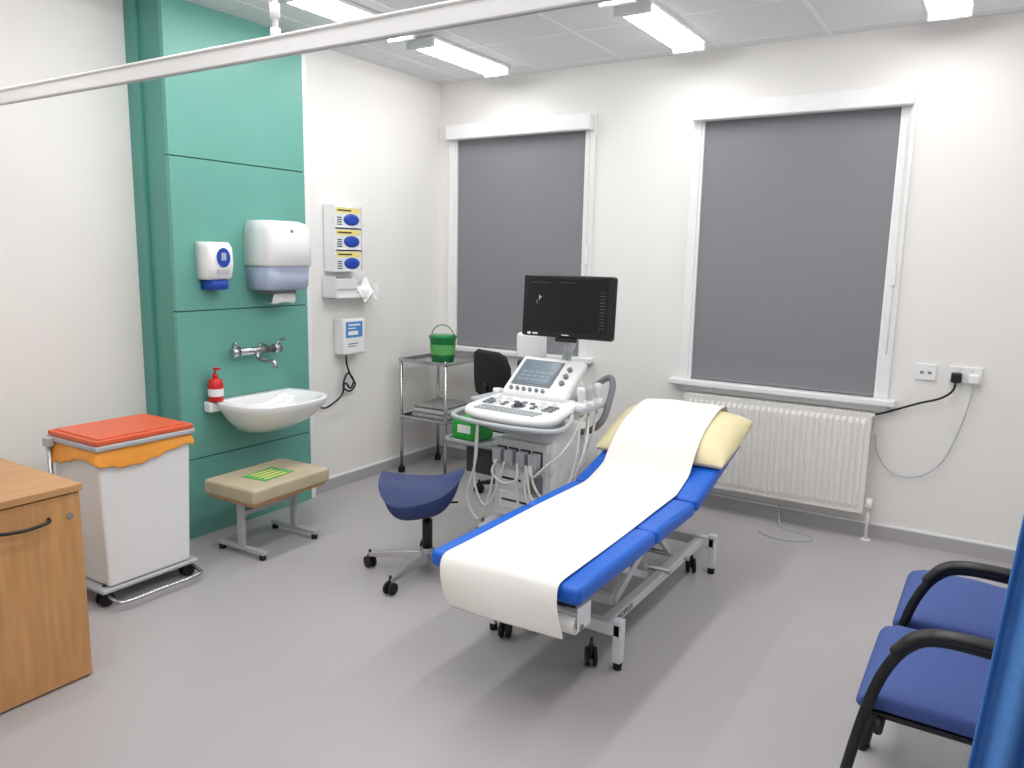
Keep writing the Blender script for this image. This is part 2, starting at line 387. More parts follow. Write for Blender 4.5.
boxes(g,'bracket',[(0,.004,-1.19,-.80,1.25,1.40),(0,.12,-1.19,-1.185,1.255,1.39),(0,.12,-.805,-.80,1.255,1.34),(0,.12,-1.19,-.80,1.255,1.26),(.117,.12,-1.19,-.80,1.255,1.285)],'white',.001)
bx(g,'tissue_box',(.008,.112,-1.175,-.99,1.262,1.375),'offw',.003)
bx(g,'tissue_box_band',(.112,.1125,-1.17,-1.0,1.30,1.315),'lgrey',0)
sheet(g,'loose_tissue',[[(.03+.085*j/6+.012*math.sin(i*1.9),-.985+.17*i/8,1.335+.035*math.sin(i*1.1+j*.8)*math.cos(j*.5)-.012*j+.02*(j<3)) for i in range(9)] for j in range(8)],'towel')
bx(g,'wipes_roll',(.02,.10,-.97,-.84,1.262,1.315),'towel',.02,3)
g=G('hand_wipe_dispenser')
bx(g,'case',(0,.09,-1.10,-.90,.89,1.12),'white',.012)
bx(g,'blue_label',(.09,.092,-1.08,-.93,1.00,1.10),'lblue',.0005)
boxes(g,'label_print',[(.092,.0925,-1.06,-.95,1.075,1.085),(.092,.0925,-1.06,-.99,1.055,1.062),(.092,.0925,-1.06,-.97,1.015,1.04)],'white')
boxes(g,'lower_print',[(.09,.0905,-1.06,-.97,.955,.962),(.09,.0905,-1.06,-.99,.94,.946)],'mgrey')
tube(g,'hook_cord',[(.03,-1.02,.90),(.035,-1.02,.82),(.04,-.99,.74),(.04,-.95,.68),(.04,-1.0,.64),(.04,-1.06,.68),(.04,-1.02,.76),(.045,-.97,.71),(.045,-1.0,.66),(.045,-1.05,.70),(.04,-1.08,.62),(.03,-1.20,.56),(.02,-1.28,.58)],.006,'cable')
# ---------------------------------------------------------------- step bench
g=G('padded_footstool',(.43,-2.01,0),math.radians(2))
bx(g,'cushion',(-.185,.185,-.265,.265,.305,.385),'beige',.018,3)
bx(g,'board',(-.165,.165,-.245,.245,.288,.305),'wood',.003)
for i,y in enumerate((-.19,.17)):
    bx(g,'post_%d'%(i+1),(-.02,.02,y-.012,y+.012,.03,.288),'lgrey',.003)
    bx(g,'foot_%d'%(i+1),(-.17,.17,y-.015,y+.015,.025,.047),'lgrey',.004)
    bx(g,'gusset_%d'%(i+1),(-.10,.10,y-.01,y+.01,.265,.288),'lgrey',.003)
    cyls(g,'feet_%d'%(i+1),[((-.15,y,0),(-.15,y,.026),.017),((.15,y,0),(.15,y,.026),.017)],'rubber')
bx(g,'rail',(-.012,.012,-.19,.17,.20,.225),'lgrey',.003)
box(g,'notice',(.02,-.02,.3865),(.16,.22,.002),'gsign',0,rot=(0,0,.1))
boxes(g,'notice_print',[(-.035+.035*k,-.02+.035*k,-.10,.05,.3878,.3884) for k in range(4)],'yel')
# ---------------------------------------------------------------- waste bin
g=G('clinical_waste_bin',(.31,-2.725,0))
def tap(x,y,z): return [(-x,-y,z),(x,-y,z),(x,y,z),(-x,y,z)]
bm_=loft(g,'body',[tap(.168,.198,.088),tap(.178,.220,.69)],'white',smooth=False)
b_=bm_.modifiers.new('b','BEVEL'); b_.width=.012; b_.segments=2
rows=[]
n=72
def per(t,x,y):
    t=t%1*4; k=int(t); f=t-k
    return [(-x+2*x*f,-y),(x,-y+2*y*f),(x-2*x*f,y),(-x,y-2*y*f)][k]
for j,(dz,dd) in enumerate([(.70,.002),(.685,.008),(.67,.013),(.655,.015)]):
    r=[]
    for k in range(n+1):
        px,py=per(k/n,.180+dd,.222+dd); w=.008*math.sin(k*1.9)*j/3
        r.append((px+.002*math.sin(k*2.7)*j,py+.002*math.sin(k*2.1)*j,dz-(.022*(1+math.sin(k*.30+.6))*j/3)+w))
    rows.append(r)
sheet(g,'orange_bag_rim',rows,'bag')
bx(g,'rim_frame',(-.19,.20,-.235,.235,.70,.722),'lgrey',.005)
bx(g,'lid',(-.185,.195,-.23,.23,.722,.746),'orange',.006,3)
bx(g,'lid_top',(-.165,.175,-.21,.21,.746,.751),'orange',.004)
cyls(g,'frame_posts',[((-.15,-.245,.06),(-.15,-.245,.71),.011),((-.15,.235,.06),(-.15,.235,.71),.011)],'alu')
boxes(g,'post_joints',[(-.17,-.13,-.262,-.23,.68,.72),(-.17,-.13,.225,.25,.68,.72)],'lgrey',.003)
bx(g,'base_tray',(-.18,.18,-.235,.235,.068,.086),'lgrey',.006)
tube(g,'pedal_bar',[(.12,-.20,.06),(.22,-.20,.04),(.245,-.16,.035),(.245,0,.035),(.245,.17,.035),(.22,.21,.04),(.12,.21,.06)],.008,'steel')
casters(g,'caster',[(-.14,-.20,.2),(.13,-.20,0),(-.14,.2,.4),(.13,.2,0)],.032,.02)
# ---------------------------------------------------------------- wooden cabinet
g=G('wooden_cabinet')
x0,x1,y0,y1=.36,.945,-4.02,-3.265
boxes(g,'carcass',[(x0,x1-.02,y1-.018,y1,0,.70),(x0,x1-.02,y0,y0+.018,0,.70),(x0,x0+.01,y0+.018,y1-.018,0,.70),(x0,x1-.02,y0+.018,y1-.018,.06,.078)],'wood')
bx(g,'plinth',(x0+.02,x1-.024,y0+.018,y1-.018,0,.06),'wood',0)
bx(g,'door',(x1-.019,x1,y0+.002,y1-.001,.008,.694),'wood',.002)
bx(g,'top',(x0-.01,x1+.012,y0-.005,y1+.005,.70,.726),'woodt',.003)
tube(g,'handle',[(x1-.001,-3.375,.625),(x1+.022,-3.385,.622),(x1+.03,-3.42,.619),(x1+.032,-3.46,.617),(x1+.03,-3.50,.619),(x1+.022,-3.535,.622),(x1-.001,-3.545,.625)],.006,'black')
cyls(g,'lock',[((x1,-3.305,.617),(x1+.005,-3.305,.617),.011)],'steel')
# ---------------------------------------------------------------- examination couch
g=G('examination_couch')
X0,X1=1.955,2.565; ZT=.49; CX=(X0+X1)/2
bx(g,'leg_cushion',(X0,X1,-2.575,-1.925,ZT-.065,ZT),'blue',.022,4)
bx(g,'seat_cushion',(X0,X1,-1.915,-1.475,ZT-.065,ZT),'blue',.022,4)
ang=math.radians(15.5); by,bz=-1.468,ZT
dirv=Vector((0,math.cos(ang),math.sin(ang))); nor=Vector((0,-math.sin(ang),math.cos(ang)))
def bp(x,s,n): return Vector((x,by,bz))+dirv*s+nor*n
BL=.66
box(g,'backrest_cushion',bp(CX,BL/2+.003,-.0325),(X1-X0,BL,.065),'blue',.022,rot=(ang,0,0),seg=4)
boxes(g,'deck_boards',[(X0+.03,X1-.03,-2.55,-1.94,ZT-.08,ZT-.065),(X0+.03,X1-.03,-1.90,-1.49,ZT-.08,ZT-.065)],'black')
box(g,'backrest_board',bp(CX,BL/2,-.073),(X1-X0-.06,BL-.04,.015),'black',.002,rot=(ang,0,0))
fz=ZT-.105
boxes(g,'upper_frame',[(2.04,2.08,-2.48,-1.45,fz-.02,fz+.02),(2.43,2.47,-2.48,-1.45,fz-.02,fz+.02),(2.04,2.47,-2.48,-2.44,fz-.02,fz+.02),(2.04,2.47,-1.49,-1.45,fz-.02,fz+.02),(2.04,2.47,-1.95,-1.91,fz-.02,fz+.02)],'frame',.004)
bm=bmesh.new()
for x in (2.07,2.43):
    addbox(bm,bp(x,.3,-.10),(.03,.55,.03),(ang,0,0))
fin(g,'backrest_frame',bm,'frame',bev=.003)
bz0=.155
boxes(g,'base_frame',[(2.0,2.04,-2.13,-1.05,bz0-.02,bz0+.02),(2.43,2.47,-2.13,-1.05,bz0-.02,bz0+.02),
  (1.94,2.53,-2.16,-2.12,bz0-.02,bz0+.03),(1.94,2.53,-1.06,-1.02,bz0-.02,bz0+.03)],'frame',.004)
boxes(g,'base_posts',[(1.935,1.97,-2.16,-2.12,.03,.20),(2.50,2.535,-2.16,-2.12,.03,.20),(1.935,1.97,-1.06,-1.02,.03,.20),(2.50,2.535,-1.06,-1.02,.03,.20)],'frame',.004)
cyls(g,'rubber_feet',[((x,y,0),(x,y,.032),.017) for x in(1.9525,2.5175) for y in (-2.14,-1.04)],'rubber')
casters(g,'caster',[(2.03,-2.17,.3),(2.42,-2.17,.6),(2.03,-1.07,0),(2.43,-1.09,.5)],.036,.02)
def bar(bm,a,b,w=.03,h=.04):
    a=Vector(a);b=Vector(b);d=b-a
    m=Matrix.Translation((a+b)/2)@d.to_track_quat('Y','Z').to_matrix().to_4x4()@Matrix.Diagonal((w,d.length,h,1))
    bmesh.ops.create_cube(bm,size=1,matrix=m)
bm=bmesh.new()
for x in (2.09,2.40):
    bar(bm,(x,-1.95,bz0+.01),(x,-1.52,fz-.01)); bar(bm,(x,-2.05,fz-.02),(x,-1.60,bz0+.0),.02,.03)
    bar(bm,(x,-1.30,bz0),(x,-1.55,fz-.02),.02,.03)
bar(bm,(2.07,-1.6,bz0+.03),(2.40,-1.6,bz0+.03)); bar(bm,(2.07,-1.95,bz0+.02),(2.40,-1.95,bz0+.02))
fin(g,'lift_arms',bm,'frame',bev=.003)
cyls(g,'actuator',[((2.23,-1.25,bz0),(2.23,-1.62,fz-.06),.03),((2.23,-1.60,fz-.07),(2.23,-1.85,fz-.02),.014)],'dgrey')
cyls(g,'backrest_strut',[((2.12,-1.55,fz),(2.12,-1.10,fz+.09),.014),((2.38,-1.55,fz),(2.38,-1.10,fz+.09),.014)],'steel')
cyls(g,'cross_rods',[((2.0,-1.55,bz0+.02),(2.49,-1.55,bz0+.02),.012),((2.0,-1.3,bz0),(2.49,-1.3,bz0),.012)],'steel')
text(g,'maker_label','MEDIPLEX',(2.4708,-1.98,bz0),(math.radians(90),0,math.radians(90)),.034,'black')
cyls(g,'paper_roll',[((2.05,-2.545,.350),(2.545,-2.545,.350),.030)],'paper',24)
cyls(g,'roll_core',[((2.01,-2.545,.350),(2.565,-2.545,.350),.011)],'mgrey')
boxes(g,'roll_brackets',[(2.01,2.016,-2.565,-2.48,.34,.42),(2.555,2.561,-2.565,-2.48,.34,.42)],'frame')
# pillow
PS0,PS1=.28,.80; PX0,PX1=1.925,2.595
PHH=.115
def ph(s,x):
    u=(s-(PS0+PS1)/2)/((PS1-PS0)/2); v=(x-(PX0+PX1)/2)/((PX1-PX0)/2)
    a=max(0,1-abs(u)**2.6); b=max(0,1-abs(v)**4)
    return PHH*(a**.6)*(b**.5)
bm=bmesh.new(); NU,NV=24,30; T=[];B=[]
for i in range(NU+1):
    t=[];b=[]
    for j in range(NV+1):
        u=-math.cos(math.pi*i/NU); v=-math.cos(math.pi*j/NV)
        s=(PS0+PS1)/2+u*(PS1-PS0)/2*(1-.03*v*v); x=(PX0+PX1)/2+v*(PX1-PX0)/2*(1-.03*u*u)
        wr=.004*math.sin(u*9+v*7)*(1-abs(u))*(1 if abs(v)>.72 else 0)
        h=ph(s,x)
        t.append(bm.verts.new(bp(x,s,.014+h+wr*(h>.02)))); 
        if i in(0,NU) or j in(0,NV): b.append(t[-1])
        else: b.append(bm.verts.new(bp(x,s,.004+.008*(1-h/PHH) if s<BL else .004+.008*(1-h/PHH)-.03*(h/PHH))))
    T.append(t);B.append(b)
for i in range(NU):
    for j in range(NV):
        for Q,fl in((T,0),(B,1)):
            f=[Q[i][j],Q[i][j+1],Q[i+1][j+1],Q[i+1][j]]
            f=list(dict.fromkeys(f[::-1] if fl else f))
            try: bm.faces.new(f)
            except Exception: pass
fin(g,'pillow',bm,'pillow',smooth=True)
rows=[]
def xr(t): return (2.025, 2.495+(2.455-2.495)*t)
def row(f,t,n=18):
    a,b=xr(t); return [f(a+(b-a)*k/n,k/n) for k in range(n+1)]
for z,dy,dx in ((.325,-.045,.045),(.36,-.050,.033),(.41,-.047,.018),(.45,-.038,.008),(.48,-.022,.002)):
    rows.append(row(lambda x,k,z=z,dy=dy,dx=dx:(x+dx,-2.575+dy+.006*math.sin(k*5+z*9),z),0))
for i in range(22):
    y=-2.58+(by-.02+2.58)*i/21
    rows.append(row(lambda x,k,y=y:(x,y,ZT+.0045+.002*(1+math.sin(x*23+y*7))),.66*i/21))
def hs(s,x):
    return max(ph(s+d,x)*w for d,w in ((0,1),(.02,.93),(.04,.8),(.06,.62),(.08,.42),(-.02,1),(-.04,.98)))
for i in range(1,40):
    s=.79*i/39
    def f(x,k,s=s):
        h=hs(s,x)
        return tuple(bp(x,s,.007+h+.016*min(1,max(0,(s-PS0+.12)/.12))+.0015*math.sin(x*30+s*15)))
    rows.append(row(f,.66+.34*i/39))
rows.append(row(lambda x,k: tuple(bp(x,.822,.03)),1)); 
o=sheet(g,'couch_paper_sheet',rows,'paper',.0015,1)
# ---------------------------------------------------------------- ultrasound machine
g=G('ultrasound_machine',(1.60,-1.13,0),math.radians(-3))
def plan(w,y0,y1,z,n=5): return sell(0,(y0+y1)/2,w,(y1-y0)/2,n,36,z)
loft(g,'base',[plan(.23,-.33,.33,.07),plan(.25,-.35,.35,.085),plan(.25,-.35,.35,.12),plan(.21,-.30,.32,.15)],'offw')
loft(g,'base_skirt',[plan(.235,-.34,.34,.05),plan(.24,-.345,.345,.072)],'dgrey')
casters(g,'caster',[(-.21,-.27,.3),(.21,-.27,-.3),(-.21,.27,0),(.21,.27,0)],.05,.03,fork='mgrey')
tube(g,'foot_bar',[(-.20,-.33,.10),(-.19,-.40,.09),(0,-.42,.085),(.19,-.40,.09),(.20,-.33,.10)],.013,'dgrey')
loft(g,'body',[plan(.185,-.20,.30,.15),plan(.20,-.22,.31,.30),plan(.195,-.21,.30,.58),plan(.15,-.16,.24,.64)],'white')
bx(g,'front_bezel',(-.165,.165,-.232,-.20,.18,.60),'offw',.01)
boxes(g,'probe_ports',[(-.145+.074*k,-.085+.074*k,-.242,-.228,.47,.56) for k in range(4)],'dgrey',.003)
boxes(g,'probe_plugs',[(-.142+.074*k,-.088+.074*k,-.29,-.240,.475,.555) for k in range(4)],'lgrey',.008)
boxes(g,'drive_panels',[(-.13,.03,-.238,-.228,.35,.44),(-.13,.13,-.238,-.228,.23,.32)],'white',.004)
boxes(g,'slot_openings',[(-.11,.01,-.240,-.237,.385,.397),(-.11,.11,-.240,-.237,.27,.28)],'black')
boxes(g,'printer',[(.05,.14,-.26,-.228,.34,.44)],'mgrey',.006)
boxes(g,'side_vents',[(-.206,-.19,-.08+.03*k,-.065+.03*k,.28,.50) for k in range(8)],'mgrey')
boxes(g,'left_shelf',[(-.52,-.18,-.22,.10,.515,.527),(-.52,-.51,-.22,.10,.515,.545),(-.52,-.18,-.22,-.21,.515,.54)],'lgrey',.002)
cyl(g,'lift_column',(0,.06,.62),(0,.04,.80),.075,'lgrey')
T=math.radians(7)
def cp(x,y,z):
    return (x,-.40+y*math.cos(T)-z*math.sin(T),.745+y*math.sin(T)+z*math.cos(T))
def cplan(w0,w1,y0,y1,z,seg=44):
    o=[]
    for (x,y,_) in sell(0,0,1,1,4.5,seg):
        w=w0+(w1-w0)*(y+1)/2; yy=y0+(y1-y0)*(y+1)/2
        if y<0: yy-= .03*(1-x*x)*(-y)
        o.append(cp(x*w,yy,z))
    return o
loft(g,'console_underside',[cplan(.17,.15,.05,.30,-.08),cplan(.26,.22,.01,.36,-.035),cplan(.285,.24,0,.38,-.005)],'lgrey')
loft(g,'console_deck',[cplan(.288,.243,-.005,.385,-.010),cplan(.292,.247,-.008,.39,.006),cplan(.285,.24,0,.38,.022),cplan(.275,.23,.01,.37,.024)],'white')
bm=bmesh.new()
def kb(x,y,w,d,h=.008):
    a=Vector(cp(x,y,.024+h/2)); addbox(bm,a,(w,d,h),(T,0,0))
for r in range(3):
    for c in range(13): kb(-.185+.0285*c+(.008*r),.035+.022*r,.023,.017,.007)
fin(g,'keyboard_keys',bm,'lgrey',bev=.001)
bm=bmesh.new()
for (x,y) in [(-.20,.13),(-.20,.16),(-.20,.19),(-.165,.13),(-.165,.16),(-.165,.19),(.20,.13),(.20,.16),(.20,.19),(.165,.13),(.165,.16),(.165,.19),(-.09,.135),(.09,.135),(-.09,.165),(.09,.165),(-.05,.20),(0,.205),(.05,.20)]:
    kb(x,y,.024,.016,.008)
fin(g,'function_buttons',bm,'mgrey',bev=.001)
bm=bmesh.new()
for (x,y,r) in [(-.13,.15,.016),(.13,.15,.016),(-.10,.21,.018),(.11,.21,.018),(-.17,.225,.013),(.17,.225,.013)]:
    addcyl(bm,cp(x,y,.023),cp(x,y,.043),r,r*.85)
fin(g,'knobs',bm,'white')
bm=bmesh.new(); bmesh.ops.create_uvsphere(bm,u_segments=20,v_segments=12,radius=.026,matrix=Matrix.Translation(cp(0,.145,.022))); fin(g,'trackball',bm,'dgrey',smooth=True)
loft(g,'trackball_ring',[[tuple(Vector(cp(.036*s*math.cos(t),.145+.036*s*math.sin(t),h))) for t in [2*math.pi*k/24 for k in range(24)]] for s,h in((1.1,.023),(1,.029),(.8,.028))],'mgrey',False,False)
tube(g,'front_handle',[(-.27,-.18,.76),(-.31,-.26,.745),(-.325,-.36,.73),(-.28,-.43,.725),(-.12,-.47,.725),(0,-.475,.725),(.12,-.47,.725),(.28,-.43,.725),(.325,-.36,.73),(.31,-.26,.745),(.27,-.18,.76)],.012,'lgrey')
T2=math.radians(38)
pc=Vector((-.025,.0,.890))
def tp(x,y,z): return pc+Vector((x,y*math.cos(T2)-z*math.sin(T2),y*math.sin(T2)+z*math.cos(T2)))
box(g,'touch_panel_housing',tp(.01,0,0),(.40,.29,.055),'white',.022,rot=(T2,0,0),seg=3)
box(g,'touch_panel_bezel',tp(-.03,.015,.029),(.25,.19,.006),'mgrey',.003,rot=(T2,0,0))
box(g,'touch_panel_screen',tp(-.03,.015,.033),(.225,.165,.003),'uip',0,rot=(T2,0,0))
bm=bmesh.new()
for r in range(3):
    for c in range(5): addbox(bm,tp(-.11+.04*c,-.04+.028*r,.035),(.032,.018,.001),(T2,0,0))
fin(g,'touch_panel_icons',bm,'uik')
bm=bmesh.new()
for k in range(6): addcyl(bm,tp(-.13+.04*k,-.11,.026),tp(-.13+.04*k,-.11,.042),.010)
for k in range(3): addcyl(bm,tp(.15,.06-.05*k,.026),tp(.15,.06-.05*k,.042),.014)
fin(g,'touch_panel_knobs',bm,'mgrey')
loft(g,'console_neck',[plan(.14,-.06,.16,.78),plan(.15,-.04,.18,.86),plan(.10,.04,.18,.93)],'white')
tube(g,'monitor_arm',[(.03,.13,.88),(.04,.13,1.0),(.07,.10,1.06),(.13,.02,1.09),(.15,.0,1.16)],.026,'lgrey')
box(g,'monitor_joint',(.15,-.005,1.20),(.10,.05,.12),'mgrey',.012)
MM=Matrix.Translation((.155,-.055,1.288))@Euler((math.radians(-3),0,math.radians(4))).to_matrix().to_4x4()
def mb(name,r,m,bev=.003):
    o=bx(g,name,r,m,bev); o.matrix_local=MM; return o
mb('monitor_shell',(-.257,.257,-.02,.022,-.158,.158),'black',.014)
mb('monitor_bezel',(-.253,.253,-.024,-.018,-.154,.154),'black',.004)
mb('monitor_screen',(-.225,.225,-.0255,-.0235,-.125,.138),'screen',0)
o=boxes(g,'screen_readout',[(.185,.212,-.0262,-.0258,-.10+.016*k,-.097+.016*k) for k in range(12)]+[(-.21,-.10,-.0262,-.0258,.118,.120),(-.175,-.165,-.0262,-.0258,.01,.03),(-.05,.05,-.0262,-.0258,.12,.122)],'uid'); o.matrix_local=MM
o=boxes(g,'screen_marker',[(-.16,-.155,-.0262,-.0258,.03,.055),(-.157,-.146,-.0262,-.0258,.042,.048)],'ui'); o.matrix_local=MM
o=boxes(g,'bezel_marks',[(-.22,-.20,-.0245,-.0238,-.148,-.136),(-.19,-.16,-.0245,-.0238,-.146,-.138),(-.02,.02,-.0245,-.0238,-.144,-.140)],'white'); o.matrix_local=MM
mb('monitor_handle',(-.06,.06,-.022,-.0,-.178,-.158),'black',.006)
for sgn,nm in((1,'right'),(-1,'left')):
    hx=.27 if sgn==1 else -.30
    hy=.10 if sgn==1 else 0
    bx(g,'probe_rack_'+nm,(hx-.03,hx+.03,-.24+hy,.02+hy,.765,.795),'lgrey',.01)
    for k in range(3):
        y=-.20+.085*k+hy
        if sgn==1:
            cyls(g,'cup_%s_%d'%(nm,k+1),[((hx,y,.78),(hx,y,.815),.027)],'white')
            lathe(g,'probe_%s_%d'%(nm,k+1),[(.010,-.05),(.013,-.01),(.016,.03),(.022,.055),(.024,.075),(.016,.085)],'offw' if k!=1 else 'lgrey',(hx,y,.81),16)
        elif k==2:
            cyls(g,'cup_%s_%d'%(nm,k+1),[((hx,y,.78),(hx,y,.815),.027)],'white')
LL=[]
LL.append([(.27,-.10,.75),(.30,-.18,.55),(.28,-.27,.33),(.19,-.33,.24),(.11,-.33,.34),(.08,-.30,.50)])
LL.append([(.27,-.015,.75),(.30,-.14,.50),(.26,-.24,.30),(.16,-.33,.20),(.06,-.33,.30),(.03,-.30,.50)])
LL.append([(.27,.07,.75),(.29,-.06,.52),(.24,-.24,.38),(.20,-.32,.36),(.15,-.33,.42),(.11,-.30,.50)])
LL.append([(.28,-.08,.75),(.27,-.24,.60),(.21,-.32,.52),(.15,-.34,.46),(.10,-.30,.50)])
LL.append([(.27,-.02,.74),(.31,-.10,.62),(.30,-.20,.45),(.22,-.32,.30),(.14,-.34,.36),(.09,-.30,.49)])
LL.append([(-.28,-.22,.76),(-.24,-.30,.55),(-.22,-.33,.36),(-.14,-.35,.26),(-.08,-.34,.34),(-.05,-.30,.50)])
LL.append([(-.27,-.24,.76),(-.22,-.32,.50),(-.26,-.34,.28),(-.17,-.36,.18),(-.12,-.34,.30),(-.11,-.30,.50)])
LL.append([(-.10,-.30,.50),(-.10,-.34,.44),(-.02,-.35,.40),(.05,-.34,.43),(.03,-.30,.50)])
tubes(g,'probe_cables',LL,.0065,'wcable')
tube(g,'side_handle',[(.20,.16,.86),(.27,.19,.91),(.31,.16,.88),(.315,.12,.80),(.30,.08,.70),(.24,.06,.64),(.17,.08,.62)],.017,'mgrey')
box(g,'gel_warmer',(-.25,.22,1.035),(.15,.11,.15),'white',.02,seg=3)
boxes(g,'rear_bracket',[(-.30,-.08,.14,.27,.70,.96)],'dgrey',.015)
bm=bmesh.new()
addbox(bm,(-.41,-.11,.59),(.18,.17,.125)); fin(g,'wipes_pack',bm,'gbag',bev=.025,seg=3)
boxes(g,'wipes_label',[(-.45,-.36,-.1965,-.1955,.575,.62)],'white')
boxes(g,'equipment_tray',[(-.42,-.19,-.16,.06,.35,.495)],'dgrey',.012)
boxes(g,'equipment_tray_lid',[(-.43,-.19,-.165,.065,.495,.515)],'mgrey',.004)
# ---------------------------------------------------------------- black office chair behind
g=G('office_chair',(1.02,-.50,0),math.radians(-20))
starbase(g,20,.24,'black')
cyls(g,'gas_lift',[((0,0,.13),(0,0,.42),.022)],'black')
def cush(w,d,z,n=4): return sell(0,0,w,d,n,36,z)
loft(g,'seat',[cush(.17,.17,.43),cush(.20,.20,.445),cush(.205,.205,.47),cush(.19,.19,.485)],'bfab')
rings=[]
for z,hw,th,yo in((.66,.13,.02,-.215),(.675,.165,.045,-.215),(.74,.185,.055,-.215),(.86,.185,.055,-.22),(.93,.16,.05,-.23),(.955,.11,.02,-.235)):
    rings.append([(x,y-.5*x*x*-1.2,z_) for x,y,z_ in sell(0,yo,hw,th/2,3.5,32,z)])
loft(g,'backrest',rings,'bfab')
tube(g,'back_stem',[(0,-.02,.415),(0,-.18,.42),(0,-.245,.50),(0,-.252,.62),(0,-.245,.75)],.017,'black')
# ---------------------------------------------------------------- saddle stool
g=G('saddle_stool',(1.36,-1.84,0))
starbase(g,-86,.30,'alu')
cyls(g,'gas_lift',[((0,0,.13),(0,0,.27),.025)],'black')
cyls(g,'piston',[((0,0,.27),(0,0,.36),.014)],'steel')
boxes(g,'tilt_mechanism',[(-.06,.06,-.045,.045,.325,.37)],'black',.008)
tube(g,'lever',[(.02,.03,.345),(.06,.10,.34),(.08,.14,.335)],.005,'black')
A=math.radians(32)
lx=Vector((math.cos(A),math.sin(A),0)); ly=Vector((-math.sin(A),math.cos(A),0))
bm=bmesh.new(); NU,NV=30,26; T_=[];B_=[]
for i in range(NU+1):
    a=[];b=[]
    for j in range(NV+1):
        u=-math.cos(math.pi*i/NU); v=-math.cos(math.pi*j/NV)
        q=math.sqrt(max(0,1-abs(u)**3.5))
        wid=.205-.07*(u+1)/2
        x=u*.20; y=v*wid*(.42+.58*q)
        top=.482+(.05 if u>0 else .018)*abs(u)**2.2-.085*(abs(y)/.17)**2.2
        th=.135*(max(0,1-abs(u)**4))**.7*(max(0,1-abs(v)**2.5))**.6+.035*q
        pt=lx*x+ly*y-lx*.02
        va=bm.verts.new(pt+Vector((0,0,top))); a.append(va)
        if i in(0,NU) or j in(0,NV): b.append(va)
        else: b.append(bm.verts.new(pt*.93+Vector((0,0,top-th))))
    T_.append(a);B_.append(b)
for i in range(NU):
    for j in range(NV):
        for Q,fl in((T_,0),(B_,1)):
            f=list(dict.fromkeys([Q[i][j],Q[i][j+1],Q[i+1][j+1],Q[i+1][j]][::-1 if fl else 1]))
            try: bm.faces.new(f)
            except Exception: pass
fin(g,'saddle_seat',bm,'navy',smooth=True)
# ---------------------------------------------------------------- steel trolley + bucket
g=G('steel_trolley')
x0,x1,y0,y1=.10,.51,-.58,-.14
cyls(g,'legs',[((x,y,.05),(x,y,.83),.0115) for x in(x0+.012,x1-.012) for y in(y0+.012,y1-.012)],'steel')
for nm,z in(('top_shelf',.80),('lower_shelf',.40)):
    boxes(g,nm,[(x0,x1,y0,y1,z,z+.004),(x0,x1,y0,y0+.003,z,z+.022),(x0,x1,y1-.003,y1,z,z+.022),(x0,x0+.003,y0,y1,z,z+.022),(x1-.003,x1,y0,y1,z,z+.022)],'steel')
casters(g,'caster',[(x,y,.3) for x in(x0+.012,x1-.012) for y in(y0+.012,y1-.012)],.025,.016)
g=G('folded_blanket')
for k,(a,b) in enumerate(((.0,.035),(.036,.07),(.071,.10))):
    bx(g,'fold_%d'%(k+1),(.16+.01*k,.46-.008*k,-.52,-.22,.405+a,.405+b),'fold' if k!=1 else 'lgrey',.014,3)
g=G('green_tub',(.345,-.40,.805))
lathe(g,'tub',[(.078,0),(.091,.16),(.095,.165),(.088,.165),(.075,.008)],'gtub',cap1=True)
lathe(g,'lid',[(.097,.160),(.098,.178),(.088,.183),(.03,.185)],'gtub')
tube(g,'handle',[(-.094,0,.15),(-.09,0,.20),(-.05,0,.240),(0,0,.252),(.05,0,.240),(.09,0,.20),(.094,0,.15)],.004,'gtub')
lathe(g,'label',[(.0845,.05),(.0895,.12)],'gsign',cap0=False,cap1=False)
# ---------------------------------------------------------------- sockets, cables
g=G('network_socket')
bx(g,'plate',(3.245,3.345,-.012,0,.925,1.012),'white',.003)
boxes(g,'ports',[(3.268,3.285,-.0135,-.011,.958,.972),(3.305,3.322,-.0135,-.011,.958,.972)],'mgrey')
g=G('double_power_socket')
bx(g,'plate',(3.405,3.555,-.014,0,.925,1.012),'white',.003)
boxes(g,'switches',[(3.445,3.458,-.018,-.013,.985,1.003),(3.50,3.513,-.018,-.013,.985,1.003)],'offw',.001)
bx(g,'white_plug',(3.495,3.545,-.055,-.014,.930,.978),'white',.008)
bx(g,'black_plug',(3.415,3.465,-.05,-.014,.928,.980),'black',.008)
tube(g,'black_cable',[(3.44,-.045,.93),(3.43,-.05,.885),(3.38,-.05,.84),(3.28,-.04,.80),(3.18,-.035,.755),(3.10,-.03,.72),(3.04,-.025,.70)],.006,'cable')
tube(g,'white_cable',[(3.52,-.045,.93),(3.515,-.045,.85),(3.48,-.03,.68),(3.42,-.03,.50),(3.33,-.03,.405),(3.23,-.03,.385),(3.15,-.03,.42),(3.10,-.03,.50),(3.08,-.03,.60)],.004,'lgrey')
g=G('floor_cable')
tube(g,'flex',[(2.55,-.30,.006),(2.66,-.36,.004),(2.80,-.33,.004),(2.84,-.24,.004),(2.76,-.19,.004),(2.66,-.16,.004),(2.62,-.10,.02),(2.60,-.04,.10)],.0035,'lgrey')
